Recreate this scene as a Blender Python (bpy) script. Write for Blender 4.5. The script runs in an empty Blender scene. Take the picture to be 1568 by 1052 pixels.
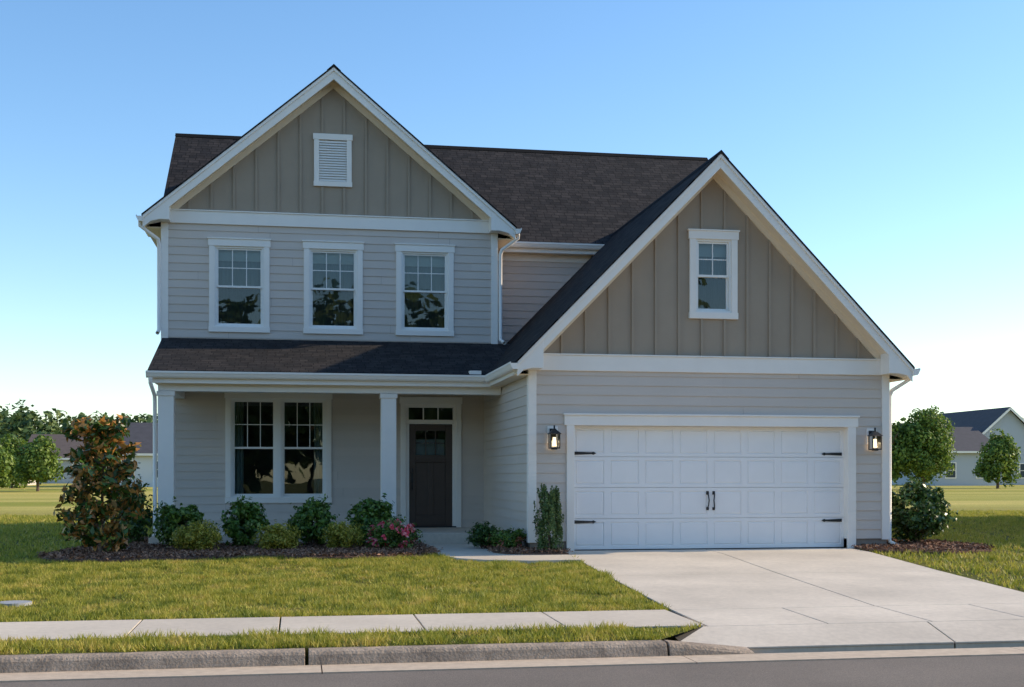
import bpy, math, random
import numpy as np
from mathutils import Vector
random.seed(7)
S=bpy.context.scene
COL=S.collection
# ---------------------------------------------------------------- materials
def mat(name,col,rough=.6,var=.0,vscale=3.,bump=0.,bscale=60.,metal=0.,island=0.,var2=0.,v2scale=.4,spec=.5,bdist=.01):
    m=bpy.data.materials.new(name); m.use_nodes=True
    nt=m.node_tree; N=nt.nodes; L=nt.links
    b=N['Principled BSDF']; b.inputs['Roughness'].default_value=rough; b.inputs['Metallic'].default_value=metal
    b.inputs['Specular IOR Level'].default_value=spec
    b.inputs['Base Color'].default_value=(*col,1)
    tc=N.new('ShaderNodeTexCoord')
    out=None
    def mult(prev,fac_socket,amt):
        mr=N.new('ShaderNodeMapRange'); mr.inputs['From Min'].default_value=.3 if fac_socket[1] else 0
        mr.inputs['From Max'].default_value=.7 if fac_socket[1] else 1
        mr.inputs['To Min'].default_value=1-amt; mr.inputs['To Max'].default_value=1+amt
        L.new(fac_socket[0],mr.inputs['Value'])
        vm=N.new('ShaderNodeVectorMath'); vm.operation='SCALE'
        if prev is None: vm.inputs[0].default_value=col
        else: L.new(prev,vm.inputs[0])
        L.new(mr.outputs[0],vm.inputs['Scale'])
        return vm.outputs[0]
    if var:
        n=N.new('ShaderNodeTexNoise'); n.inputs['Scale'].default_value=vscale; n.inputs['Detail'].default_value=8
        n.inputs['Roughness'].default_value=.65
        L.new(tc.outputs['Object'],n.inputs['Vector']); out=mult(out,(n.outputs['Fac'],True),var)
    if var2:
        n=N.new('ShaderNodeTexNoise'); n.inputs['Scale'].default_value=v2scale; n.inputs['Detail'].default_value=4
        L.new(tc.outputs['Object'],n.inputs['Vector']); out=mult(out,(n.outputs['Fac'],True),var2)
    if island:
        g=N.new('ShaderNodeNewGeometry'); out=mult(out,(g.outputs['Random Per Island'],False),island)
    if out is not None: L.new(out,b.inputs['Base Color'])
    if bump:
        n=N.new('ShaderNodeTexNoise'); n.inputs['Scale'].default_value=bscale; n.inputs['Detail'].default_value=6
        L.new(tc.outputs['Object'],n.inputs['Vector'])
        bp=N.new('ShaderNodeBump'); bp.inputs['Strength'].default_value=bump; bp.inputs['Distance'].default_value=bdist
        L.new(n.outputs['Fac'],bp.inputs['Height']); L.new(bp.outputs[0],b.inputs['Normal'])
    return m
def leafmat(name,cols,rough=.5,trans=.25,nscale=0):
    m=bpy.data.materials.new(name); m.use_nodes=True
    nt=m.node_tree;N=nt.nodes;L=nt.links
    b=N['Principled BSDF']; b.inputs['Roughness'].default_value=rough
    g=N.new('ShaderNodeNewGeometry'); r=N.new('ShaderNodeValToRGB')
    e=r.color_ramp.elements
    n=len(cols)
    e[0].position=0; e[0].color=(*cols[0],1); e[1].position=1; e[1].color=(*cols[-1],1)
    for i in range(1,n-1):
        x=e.new(i/(n-1)); x.color=(*cols[i],1)
    if nscale:
        tc=N.new('ShaderNodeTexCoord'); no=N.new('ShaderNodeTexNoise'); no.inputs['Scale'].default_value=nscale
        no.inputs['Detail'].default_value=6; no.inputs['Roughness'].default_value=.7
        L.new(tc.outputs['Object'],no.inputs['Vector'])
        mr=N.new('ShaderNodeMapRange'); mr.inputs['From Min'].default_value=.38; mr.inputs['From Max'].default_value=.62
        L.new(no.outputs['Fac'],mr.inputs['Value'])
        mx=N.new('ShaderNodeMath'); mx.operation='MULTIPLY_ADD'; mx.inputs[1].default_value=.65
        m2=N.new('ShaderNodeMath'); m2.operation='MULTIPLY'; m2.inputs[1].default_value=.35
        L.new(g.outputs['Random Per Island'],m2.inputs[0]); L.new(mr.outputs[0],mx.inputs[0]); L.new(m2.outputs[0],mx.inputs[2])
        L.new(mx.outputs[0],r.inputs['Fac'])
    else: L.new(g.outputs['Random Per Island'],r.inputs['Fac'])
    L.new(r.outputs['Color'],b.inputs['Base Color'])
    t=N.new('ShaderNodeBsdfTranslucent'); L.new(r.outputs['Color'],t.inputs['Color'])
    ms=N.new('ShaderNodeMixShader'); ms.inputs[0].default_value=trans
    L.new(b.outputs[0],ms.inputs[1]); L.new(t.outputs[0],ms.inputs[2])
    L.new(ms.outputs[0],N['Material Output'].inputs['Surface'])
    return m
WHITE=mat('white_trim_paint',(.88,.825,.755),.45,var=.03,vscale=2)
VINYL=mat('white_vinyl',(.85,.83,.79),.35)
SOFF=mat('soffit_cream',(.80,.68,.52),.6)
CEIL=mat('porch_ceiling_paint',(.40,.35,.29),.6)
SIDING=mat('lap_siding_grey',(.61,.53,.46),.6,island=.035,var=.03,vscale=1.2,bump=.12,bscale=35)
BATT=mat('board_batten_taupe',(.36,.285,.21),.65,var=.05,vscale=1.5,bump=.12,bscale=40)
FOUND=mat('foundation_block',(.26,.21,.17),.85,var=.2,vscale=8,bump=.4,bscale=80)
CONC=mat('driveway_concrete',(.65,.56,.45),.85,var=.09,vscale=14,var2=.16,v2scale=.6,bump=.25,bscale=120)
SWALK=mat('sidewalk_concrete',(.62,.53,.42),.85,var=.08,vscale=12,var2=.1,v2scale=.9,bump=.25,bscale=120,island=.05)
KERBM=mat('kerb_concrete',(.37,.285,.21),.9,var=.35,vscale=7,var2=.22,v2scale=1.5,bump=.8,bscale=40,bdist=.02)
PANM=mat('gutter_pan_concrete',(.56,.44,.32),.9,var=.15,vscale=10,bump=.3,bscale=90)
DARKJ=mat('joint_dark',(.08,.07,.06),.95)
ASPH=mat('asphalt',(.19,.155,.125),.9,var=.4,vscale=90,var2=.14,v2scale=.8,bump=.7,bscale=160)
MULCH=mat('mulch',(.16,.083,.052),.95,var=.4,vscale=25,bump=1,bscale=60,bdist=.03)
MCHIP=leafmat('mulch_chips',[(.08,.04,.022),(.24,.12,.07),(.42,.24,.15)],.9,0)
BLACK=mat('black_metal',(.02,.02,.022),.4)
DOORM=mat('door_brown',(.064,.042,.032),.4,var=.1,vscale=5)
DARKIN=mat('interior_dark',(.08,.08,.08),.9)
CURT=mat('curtain_teal',(.34,.42,.39),.9)
CURT2=mat('sheer_teal',(.22,.29,.30),.9)
BLIND=mat('roller_blind',(.62,.70,.68),.9)
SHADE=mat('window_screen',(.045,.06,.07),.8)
BARK=mat('bark',(.16,.11,.08),.9,var=.3,vscale=12,bump=.6,bscale=30)
def groundmat():
    m=bpy.data.materials.new('lawn_ground'); m.use_nodes=True
    nt=m.node_tree;N=nt.nodes;L=nt.links;b=N['Principled BSDF'];b.inputs['Roughness'].default_value=.9
    b.inputs['Specular IOR Level'].default_value=.1
    tc=N.new('ShaderNodeTexCoord')
    n1=N.new('ShaderNodeTexNoise');n1.inputs['Scale'].default_value=.35;n1.inputs['Detail'].default_value=9;n1.inputs['Roughness'].default_value=.65
    n2=N.new('ShaderNodeTexNoise');n2.inputs['Scale'].default_value=18;n2.inputs['Detail'].default_value=6
    for n in(n1,n2):L.new(tc.outputs['Object'],n.inputs['Vector'])
    r=N.new('ShaderNodeValToRGB');e=r.color_ramp.elements
    e[0].position=.3;e[0].color=(.09,.10,.018,1);e[1].position=.7;e[1].color=(.19,.165,.04,1)
    L.new(n1.outputs['Fac'],r.inputs['Fac'])
    sp=N.new('ShaderNodeSeparateXYZ');L.new(tc.outputs['Object'],sp.inputs[0])
    mr=N.new('ShaderNodeMapRange');mr.inputs['From Min'].default_value=34;mr.inputs['From Max'].default_value=50
    L.new(sp.outputs['Y'],mr.inputs['Value'])
    r2=N.new('ShaderNodeValToRGB');e=r2.color_ramp.elements
    e[0].position=.35;e[0].color=(.30,.30,.05,1);e[1].position=.65;e[1].color=(.60,.48,.14,1)
    mp=N.new('ShaderNodeMapping');mp.inputs['Scale'].default_value=(.02,.15,1);L.new(tc.outputs['Object'],mp.inputs[0])
    n3=N.new('ShaderNodeTexNoise');n3.inputs['Scale'].default_value=1;n3.inputs['Detail'].default_value=8;L.new(mp.outputs[0],n3.inputs['Vector'])
    L.new(n3.outputs['Fac'],r2.inputs['Fac'])
    mx=N.new('ShaderNodeMix');mx.data_type='RGBA';L.new(mr.outputs[0],mx.inputs['Factor']);L.new(r.outputs[0],mx.inputs['A']);L.new(r2.outputs[0],mx.inputs['B'])
    ml=N.new('ShaderNodeMapRange');ml.inputs['From Min'].default_value=.3;ml.inputs['From Max'].default_value=.7;ml.inputs['To Min'].default_value=.6;ml.inputs['To Max'].default_value=1.3
    L.new(n2.outputs['Fac'],ml.inputs['Value'])
    vm=N.new('ShaderNodeVectorMath');vm.operation='SCALE';L.new(mx.outputs['Result'],vm.inputs[0]);L.new(ml.outputs[0],vm.inputs['Scale'])
    L.new(vm.outputs[0],b.inputs['Base Color'])
    bp=N.new('ShaderNodeBump');bp.inputs['Strength'].default_value=.8;bp.inputs['Distance'].default_value=.04
    L.new(n2.outputs['Fac'],bp.inputs['Height']);L.new(bp.outputs[0],b.inputs['Normal'])
    return m
GROUND=groundmat()
def shingle_mat(name,c1,c2):
    m=bpy.data.materials.new(name);m.use_nodes=True
    nt=m.node_tree;N=nt.nodes;L=nt.links;b=N['Principled BSDF'];b.inputs['Roughness'].default_value=.9
    b.inputs['Specular IOR Level'].default_value=.15
    uv=N.new('ShaderNodeUVMap')
    br=N.new('ShaderNodeTexBrick');br.inputs['Scale'].default_value=1
    br.inputs['Brick Width'].default_value=.24;br.inputs['Row Height'].default_value=.14
    br.inputs['Mortar Size'].default_value=.009;br.inputs['Mortar Smooth'].default_value=.3
    br.inputs['Color1'].default_value=(*c1,1);br.inputs['Color2'].default_value=(*c2,1)
    br.inputs['Mortar'].default_value=(c1[0]*.35,c1[1]*.35,c1[2]*.35,1);br.offset=.37;br.squash_frequency=3;br.squash=.7
    nz=N.new('ShaderNodeTexNoise');nz.inputs['Scale'].default_value=3;nz.inputs['Detail'].default_value=10;nz.inputs['Roughness'].default_value=.8
    L.new(uv.outputs[0],br.inputs['Vector']);L.new(uv.outputs[0],nz.inputs['Vector'])
    mr=N.new('ShaderNodeMapRange');mr.inputs['From Min'].default_value=.3;mr.inputs['From Max'].default_value=.7
    mr.inputs['To Min'].default_value=.5;mr.inputs['To Max'].default_value=1.6;L.new(nz.outputs['Fac'],mr.inputs['Value'])
    vm=N.new('ShaderNodeVectorMath');vm.operation='SCALE';L.new(br.outputs['Color'],vm.inputs[0]);L.new(mr.outputs[0],vm.inputs['Scale'])
    L.new(vm.outputs[0],b.inputs['Base Color'])
    sp=N.new('ShaderNodeSeparateXYZ');L.new(uv.outputs[0],sp.inputs[0])
    mm=N.new('ShaderNodeMath');mm.operation='DIVIDE';mm.inputs[1].default_value=.14;L.new(sp.outputs['Y'],mm.inputs[0])
    fr=N.new('ShaderNodeMath');fr.operation='FRACT';L.new(mm.outputs[0],fr.inputs[0])
    sb=N.new('ShaderNodeMath');sb.operation='SUBTRACT';sb.inputs[0].default_value=1;L.new(fr.outputs[0],sb.inputs[1])
    ad=N.new('ShaderNodeMath');ad.operation='MULTIPLY_ADD';ad.inputs[1].default_value=.5;L.new(nz.outputs['Fac'],ad.inputs[0]);L.new(sb.outputs[0],ad.inputs[2])
    bp=N.new('ShaderNodeBump');bp.inputs['Strength'].default_value=.9;bp.inputs['Distance'].default_value=.012
    L.new(ad.outputs[0],bp.inputs['Height']);L.new(bp.outputs[0],b.inputs['Normal'])
    return m
SHING=shingle_mat('asphalt_shingles',(.020,.019,.020),(.043,.037,.035))
def glassmat():
    m=bpy.data.materials.new('window_glass');m.use_nodes=True
    nt=m.node_tree;N=nt.nodes;L=nt.links;N.remove(N['Principled BSDF'])
    t=N.new('ShaderNodeBsdfTransparent');t.inputs[0].default_value=(.75,.8,.8,1)
    g=N.new('ShaderNodeBsdfGlossy');g.inputs['Roughness'].default_value=.01;g.inputs[0].default_value=(.95,1,1,1)
    f=N.new('ShaderNodeFresnel');f.inputs[0].default_value=1.75
    ms=N.new('ShaderNodeMixShader')
    tc=N.new('ShaderNodeTexCoord');no=N.new('ShaderNodeTexNoise');no.inputs['Scale'].default_value=1.3;L.new(tc.outputs['Object'],no.inputs['Vector'])
    bp=N.new('ShaderNodeBump');bp.inputs['Strength'].default_value=.02;bp.inputs['Distance'].default_value=.1
    L.new(no.outputs['Fac'],bp.inputs['Height']);L.new(bp.outputs[0],g.inputs['Normal'])
    L.new(f.outputs[0],ms.inputs[0]);L.new(t.outputs[0],ms.inputs[1]);L.new(g.outputs[0],ms.inputs[2])
    L.new(ms.outputs[0],N['Material Output'].inputs[0]);return m
GLASS=glassmat()
def emis(name,c,s):
    m=bpy.data.materials.new(name);m.use_nodes=True;b=m.node_tree.nodes['Principled BSDF']
    b.inputs['Base Color'].default_value=(*c,1);b.inputs['Emission Color'].default_value=(*c,1);b.inputs['Emission Strength'].default_value=s;return m
BULB=emis('lamp_bulb',(1,.72,.42),3.5)
# ---------------------------------------------------------------- builders
def empty(name,loc=(0,0,0)):
    e=bpy.data.objects.new(name,None);e.location=loc;e.empty_display_size=.3;COL.objects.link(e);return e
class B:
    def __init__(s):s.v=[];s.f=[]
    def poly(s,pts):
        n=len(s.v);s.v+=[tuple(p) for p in pts];s.f.append(tuple(range(n,n+len(pts))))
    def box(s,x0,x1,y0,y1,z0,z1):
        n=len(s.v)
        s.v+=[(x0,y0,z0),(x1,y0,z0),(x1,y1,z0),(x0,y1,z0),(x0,y0,z1),(x1,y0,z1),(x1,y1,z1),(x0,y1,z1)]
        for f in((0,3,2,1),(4,5,6,7),(0,1,5,4),(1,2,6,5),(2,3,7,6),(3,0,4,7)):s.f.append(tuple(n+i for i in f))
    def prism(s,pts,axis,a,b,b_pts=None):
        q=b_pts or pts;k=len(pts);n=len(s.v)
        def mk(p,t):
            if axis=='y':return (p[0],t,p[1])
            if axis=='x':return (t,p[0],p[1])
            return (p[0],p[1],t)
        s.v+=[mk(p,a) for p in pts]+[mk(p,b) for p in q]
        s.f.append(tuple(n+i for i in range(k)));s.f.append(tuple(n+k+i for i in reversed(range(k))))
        for i in range(k):
            j=(i+1)%k;s.f.append((n+i,n+k+i,n+k+j,n+j))
    def limb(s,p0,p1,r0,r1,k=8):
        p0=Vector(p0);p1=Vector(p1);d=(p1-p0).normalized();u=d.orthogonal().normalized();w=d.cross(u);n=len(s.v)
        for p,r in((p0,r0),(p1,r1)):
            for i in range(k):
                a=2*math.pi*i/k;s.v.append(tuple(p+(u*math.cos(a)+w*math.sin(a))*r))
        for i in range(k):
            j=(i+1)%k;s.f.append((n+i,n+j,n+k+j,n+k+i))
        s.f.append(tuple(n+i for i in range(k)));s.f.append(tuple(n+k+i for i in range(k)))
    def build(s,name,m,parent=None,bevel=0,fixn=True,smooth=False):
        me=bpy.data.meshes.new(name);me.from_pydata(s.v,[],s.f);me.materials.append(m)
        if fixn:
            import bmesh
            bm=bmesh.new();bm.from_mesh(me);bmesh.ops.recalc_face_normals(bm,faces=bm.faces);bm.to_mesh(me);bm.free()
        o=bpy.data.objects.new(name,me);COL.objects.link(o)
        if parent:o.parent=parent
        if bevel:
            md=o.modifiers.new('bevel','BEVEL');md.width=bevel;md.segments=2;md.limit_method='ANGLE'
        if smooth:
            for p in me.polygons:p.use_smooth=True
        return o
def shingles(name,pts,parent,th=.035):
    P=[Vector(p) for p in pts];u=(P[1]-P[0]).normalized();n=u.cross(P[2]-P[0]).normalized()
    if n.z<0:n=-n
    v=n.cross(u)
    if v.z<0:v=-v
    if abs(v.z)<1e-6:v=u.cross(n)
    k=len(P);vs=[tuple(p) for p in P]+[tuple(p-Vector((0,0,th))) for p in P]
    fs=[tuple(range(k)),tuple(k+i for i in reversed(range(k)))]+[(i,i+k,(i+1)%k+k,(i+1)%k) for i in range(k)]
    me=bpy.data.meshes.new(name);me.from_pydata(vs,[],fs);me.materials.append(SHING)
    uvl=me.uv_layers.new(name='UVMap')
    for l in me.loops:
        p=Vector(vs[l.vertex_index])-P[0];uvl.data[l.index].uv=(p.dot(u)+50,p.dot(v)+.0)
    o=bpy.data.objects.new(name,me);COL.objects.link(o);o.parent=parent;return o
def curve(name,pts,r,m,parent):
    c=bpy.data.curves.new(name,'CURVE');c.dimensions='3D';c.bevel_depth=r;c.bevel_resolution=2
    sp=c.splines.new('POLY');sp.points.add(len(pts)-1)
    for i,p in enumerate(pts):sp.points[i].co=(*p,1)
    c.materials.append(m);o=bpy.data.objects.new(name,c);COL.objects.link(o);o.parent=parent;return o
def npmesh(name,V,k,m,parent=None):
    n=len(V)//k
    me=bpy.data.meshes.new(name);me.vertices.add(len(V));me.vertices.foreach_set('co',V.astype(np.float32).ravel())
    me.loops.add(n*k);me.loops.foreach_set('vertex_index',np.arange(n*k,dtype=np.int32))
    me.polygons.add(n);me.polygons.foreach_set('loop_start',np.arange(0,n*k,k,dtype=np.int32))
    me.update(calc_edges=True);me.materials.append(m)
    o=bpy.data.objects.new(name,me);COL.objects.link(o)
    if parent:o.parent=parent
    return o
def unit(a):return a/np.maximum(np.linalg.norm(a,axis=1,keepdims=True),1e-6)
def leaves(name,P,O,size,asp,m,parent=None,seed=0,out=.8,up=.3):
    R=np.random.default_rng(seed);n=len(P)
    nn=unit(O*out+R.normal(size=(n,3))*.6+np.array([0,0,up]));a=unit(np.cross(nn,R.normal(size=(n,3))));b=np.cross(nn,a)
    Ls=size*R.uniform(.6,1.3,(n,1));W=Ls*asp
    V=np.stack([P-a*Ls/2,P+b*W/2+nn*W*.15,P+a*Ls/2,P-b*W/2+nn*W*.15],1).reshape(-1,3)
    return npmesh(name,V,4,m,parent)
def crown(c,rad,ncl,clr,per,seed,zmin=None,inner=.5,taper=0):
    R=np.random.default_rng(seed)
    d=unit(R.normal(size=(ncl,3)));rr=R.uniform(inner,1,(ncl,1))
    cc=d*rr*np.array(rad)
    if taper:
        t=(cc[:,2:]/rad[2]+1)/2;cc[:,:2]*=(1-taper*t)
    cr=clr*R.uniform(.6,1.3,(ncl,1))
    e=unit(R.normal(size=(ncl*per,3)));q=R.uniform(.35,1,(ncl*per,1))**.5
    P=np.repeat(cc,per,0)+e*q*np.repeat(cr,per,0)
    O=unit(e*.7+unit(P)*.6);P=P+np.array(c)
    if zmin is not None:
        k=P[:,2]>zmin;P=P[k];O=O[k]
    return P,O
# ---------------------------------------------------------------- house
H=empty('suburban_house')
GY=20.5;BY=25.6;MY=27.1
trim=B();trim2=B();vinyl=B();soff=B();batt=B();side=B();found=B();black=B()
def mfront(Y):return lambda u,d,z:(u,Y-d,z)
def mleft(X):return lambda u,d,z:(X-d,u,z)
def mright(X):return lambda u,d,z:(X+d,u,z)
def lap(M,u0,u1,z0,z1,ops=(),ex=.165):
    rnd=random.Random(int(u0*100+z0*10))
    z=z0
    while z<z1-.005:
        zb=min(z+ex,z1);br=sorted({z,zb}|{q for o in ops for q in o[2:] if z<q<zb})
        cut=rnd.uniform(u0+.6,u0+4.2);cuts=[cut]
        while cuts[-1]<u1:cuts.append(cuts[-1]+3.66)
        for s,t in zip(br[:-1],br[1:]):
            mid=(s+t)/2;iv=[(u0,u1)]
            for o in ops:
                if o[2]<mid<o[3]:
                    nv=[]
                    for a,b in iv:
                        if o[0]>a:nv.append((a,min(b,o[0])))
                        if o[1]<b:nv.append((max(a,o[1]),b))
                    iv=[q for q in nv if q[1]>q[0]+1e-4]
            out=[]
            for a,b in iv:
                cs=[a]+[c for c in cuts if a<c<b]+[b]
                out+=list(zip(cs[:-1],cs[1:]))
            d0=.022-.014*(s-z)/ex;d1=.022-.014*(t-z)/ex
            for a,b in out:
                a2=a+.0012;b2=b-.0012
                side.poly([M(a2,d0,s),M(b2,d0,s),M(b2,d1,t),M(a2,d1,t)])
                if s==z:
                    n=len(side.v);side.v+=[M(a2,.0,s),M(b2,.0,s)];side.f.append((n,n+1,n-3,n-4))
        z=zb
def flatwall(b,M,u0,u1,zf0,zf1,ops=(),brk=()):
    xs=sorted({u0,u1}|set(q for o in ops for q in o[:2])|set(brk))
    for a,c in zip(xs[:-1],xs[1:]):
        mid=(a+c)/2;op=[o for o in ops if o[0]<mid<o[1]]
        if not op:b.poly([M(a,0,zf0),M(c,0,zf0),M(c,0,zf1(c)),M(a,0,zf1(a))])
        else:
            o=op[0];b.poly([M(a,0,zf0),M(c,0,zf0),M(c,0,o[2]),M(a,0,o[2])])
            b.poly([M(a,0,o[3]),M(c,0,o[3]),M(c,0,zf1(c)),M(a,0,zf1(a))])
def battens(b,Y,u0,u1,c,sp,z0,zf1,ops):
    k0=math.ceil((u0-c)/sp);
    for k in range(k0,int((u1-c)/sp)+1):
        x=c+k*sp;w=.022
        segs=[(z0,zf1(x))]
        for o in ops:
            if o[0]-w<x<o[1]+w:segs=[(z0,o[2]),(o[3],zf1(x))]
        for s,t in segs:
            if t-s>.05:b.box(x-w,x+w,Y-.03,Y+.001,s,t)
glass=B();inter=B();curt=B();curt2=B();blind=B();scr=B()
def window(x0,x1,z0,z1,Y,cas=.11,head=.14,units=1,cols=3,rows=2,blindtop=True,curtains=False,M=None):
    trim.box(x0,x0+cas,Y-.045,Y+.02,z0+cas,z1-head);trim.box(x1-cas,x1,Y-.045,Y+.02,z0+cas,z1-head)
    trim.box(x0-.02,x1+.02,Y-.052,Y+.02,z1-head,z1);trim.box(x0-.035,x1+.035,Y-.07,Y+.02,z1,z1+.025)
    trim.box(x0-.01,x1+.01,Y-.055,Y+.02,z0,z0+cas)
    a0=x0+cas;a1=x1-cas;b0=z0+cas;b1=z1-head
    mull=.09 if units==2 else 0
    w=(a1-a0-mull*(units-1))/units
    for u in range(units):
        c0=a0+u*(w+mull);c1=c0+w
        if u:vinyl.box(c0-mull,c0,Y-.03,Y+.09,b0,b1)
        f=.035
        vinyl.box(c0,c0+f,Y-.015,Y+.09,b0,b1);vinyl.box(c1-f,c1,Y-.015,Y+.09,b0,b1)
        vinyl.box(c0+f,c1-f,Y-.015,Y+.09,b0,b0+f);vinyl.box(c0+f,c1-f,Y-.015,Y+.09,b1-f,b1)
        c0+=f;c1-=f;d0=b0+f;d1=b1-f;zm=(d0+d1)/2;r=.034
        for (s,t,y,up) in((d0,zm+.015,Y+.05,0),(zm-.015,d1,Y+.015,1)):
            vinyl.box(c0,c0+r,y,y+.03,s,t);vinyl.box(c1-r,c1,y,y+.03,s,t)
            vinyl.box(c0+r,c1-r,y,y+.03,s,s+r+.005);vinyl.box(c0+r,c1-r,y,y+.03,t-r,t)
            glass.poly([(c0+r,y+.016,s+r),(c1-r,y+.016,s+r),(c1-r,y+.016,t-r),(c0+r,y+.016,t-r)])
            if up:
                for i in range(1,cols):
                    x=c0+r+(c1-c0-2*r)*i/cols;vinyl.box(x-.008,x+.008,y+.008,y+.024,s+r,t-r)
                for i in range(1,rows):
                    z=s+r+(t-s-2*r)*i/rows;vinyl.box(c0+r,c1-r,y+.0095,y+.0225,z-.008,z+.008)
        if blindtop:
            zb=zm+.02
            blind.poly([(c0,Y+.13,d1-.24),(c1,Y+.13,d1-.24),(c1,Y+.13,d1),(c0,Y+.13,d1)])
            n=28
            for i in range(n):
                xa=c0+(c1-c0)*i/n;xb=c0+(c1-c0)*(i+1)/n
                ya=Y+.17+.018*math.sin(i*1.7)+.01*math.sin(i*.7);yb=Y+.17+.018*math.sin((i+1)*1.7)+.01*math.sin((i+1)*.7)
                curt2.poly([(xa,ya,zb-.02),(xb,yb,zb-.02),(xb,yb,d1),(xa,ya,d1)])
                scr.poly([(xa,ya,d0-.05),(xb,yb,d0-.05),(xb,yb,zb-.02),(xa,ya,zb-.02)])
    if curtains:
        for (s,e) in((a0-.05,a0+.24),(a1-.24,a1+.05)):
            n=24
            for i in range(n):
                xa=s+(e-s)*i/n;xb=s+(e-s)*(i+1)/n
                ya=Y+.2+.03*math.sin(i*1.3);yb=Y+.2+.03*math.sin((i+1)*1.3)
                curt.poly([(xa,ya,b0),(xb,yb,b0),(xb,yb,b1),(xa,ya,b1)])
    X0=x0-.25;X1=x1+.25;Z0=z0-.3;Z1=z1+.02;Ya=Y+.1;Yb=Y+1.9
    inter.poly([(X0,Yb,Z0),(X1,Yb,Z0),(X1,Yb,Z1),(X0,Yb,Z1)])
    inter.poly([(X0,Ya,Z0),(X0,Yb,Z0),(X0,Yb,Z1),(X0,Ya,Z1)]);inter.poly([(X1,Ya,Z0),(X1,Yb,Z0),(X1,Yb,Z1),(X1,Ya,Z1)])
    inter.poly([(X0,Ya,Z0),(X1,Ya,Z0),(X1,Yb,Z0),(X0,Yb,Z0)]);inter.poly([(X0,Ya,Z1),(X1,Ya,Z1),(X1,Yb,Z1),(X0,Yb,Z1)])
    return (x0+cas-.02,x1-cas+.02,z0+cas-.02,z1-head+.02)
def gable(xc,half,wl,wr,y0,yback,Y,zp,ze,bandb,bandt,tag):
    m=(zp-ze)/half;rz=lambda x:zp-m*abs(x-xc)
    xl=xc-half;xr=xc+half;fh=.21
    shingles(tag+'_roof_slope_l',[(xl-.02,y0-.03,ze-m*.02),(xl-.02,yback,ze-m*.02),(xc,yback,zp),(xc,y0-.03,zp)],H)
    shingles(tag+'_roof_slope_r',[(xr+.02,y0-.03,ze-m*.02),(xr+.02,yback,ze-m*.02),(xc,yback,zp),(xc,y0-.03,zp)],H)
    cap=B();cap.prism([(xc-.14,zp-.14*m+.012),(xc,zp+.022),(xc+.14,zp-.14*m+.012),(xc,zp-.0)],'y',y0-.035,yback);cap.build(tag+'_ridge_cap',SHING,H)
    for s in(-1,1):
        xe=xc+s*half;u=lambda x:rz(x)-.036
        trim2.prism([(xe,u(xe)),(xc,u(xc)),(xc,u(xc)-.07),(xe,u(xe)-.07)],'y',y0-.018,y0+.006)
        trim2.prism([(xe,u(xe)),(xc,u(xc)),(xc,u(xc)-fh-.03),(xe,u(xe)-fh-.03)],'y',y0+.007,y0+.035)
        soff.prism([(xe,u(xe)-.17),(xc,u(xc)-.17),(xc,u(xc)-.19),(xe,u(xe)-.19)],'y',y0+.036,Y)
        xw=wl if s<0 else wr
        soff.prism([(xw,u(xw)-.18),(xc,u(xc)-.18),(xc,u(xc)-.33),(xw,u(xw)-.33)],'y',Y-.04,Y+.005)
        xi=xw-s*.16
        trim2.prism([(xe,u(xe)-.01),(xe,u(xe)-.15),(xw+s*.02,bandb+.005),(xi,bandb+.005),(xi,u(xi)-.01)],'y',y0+.004,Y-.062)
        trim.box(min(xe,xe-s*.025),max(xe,xe-s*.025),Y-.06,yback-.3,u(xe)-.19,u(xe)-.01)
        soff.box(min(xe-s*.03,xw),max(xe-s*.03,xw),Y-.06,yback-.3,u(xe)-.19,u(xe)-.17)
    trim.box(wl-.03,wr+.03,Y-.055,Y+.01,bandb,bandt)
    trim.box(wl-.04,wr+.04,Y-.075,Y+.01,bandt,bandt+.025)
    return lambda x:rz(x)-.1
gx0,gx1=3.86,10.30
gop=(4.62,9.54,-.1,2.14)
lap(mfront(GY),gx0,gx1,.18,3.06,[gop])
found.box(gx0+.01,4.62,GY+.005,GY+.2,-.2,.18);found.box(9.54,gx1-.01,GY+.005,GY+.2,-.2,.18)
lap(mleft(gx0),GY,BY,.18,3.06);lap(mright(gx1),GY,35,.18,3.06);found.box(gx0+.01,gx0+.2,GY+.2,BY,-.2,.18);found.box(gx1-.2,gx1-.01,GY+.2,35,-.2,.18)
rg=gable(7.08,3.5,gx0,gx1,20.1,28.2,GY,6.78,3.2,3.06,3.32,'garage')
gwin=window(6.65,7.51,3.99,5.50,GY,cols=2,rows=2)
flatwall(batt,mfront(GY),gx0,gx1,3.3,rg,[gwin],[7.08]);battens(batt,GY,gx0+.1,gx1-.1,7.08-.205,.41,3.3,rg,[gwin])
def corner(x,Y,z0,z1,s,w=.11):
    a,b=(x-.03,x+w) if s<0 else (x-w,x+.03)
    trim.box(a,b,Y-.035,Y+.0,z0,z1)
    c,d=(x-.03,x-.0) if s<0 else (x,x+.03)
    trim.box(c,d,Y+.0,Y+w,z0,z1)
corner(gx0,GY,.16,3.06,-1);corner(gx1,GY,.16,3.06,1)
trim.box(4.49,4.62,GY-.05,GY+.16,.01,2.14);trim.box(9.54,9.69,GY-.05,GY+.16,.01,2.14)
trim.box(4.45,9.73,GY-.055,GY+.16,2.14,2.31);trim.box(4.43,9.75,GY-.08,GY+.02,2.31,2.34)
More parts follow.
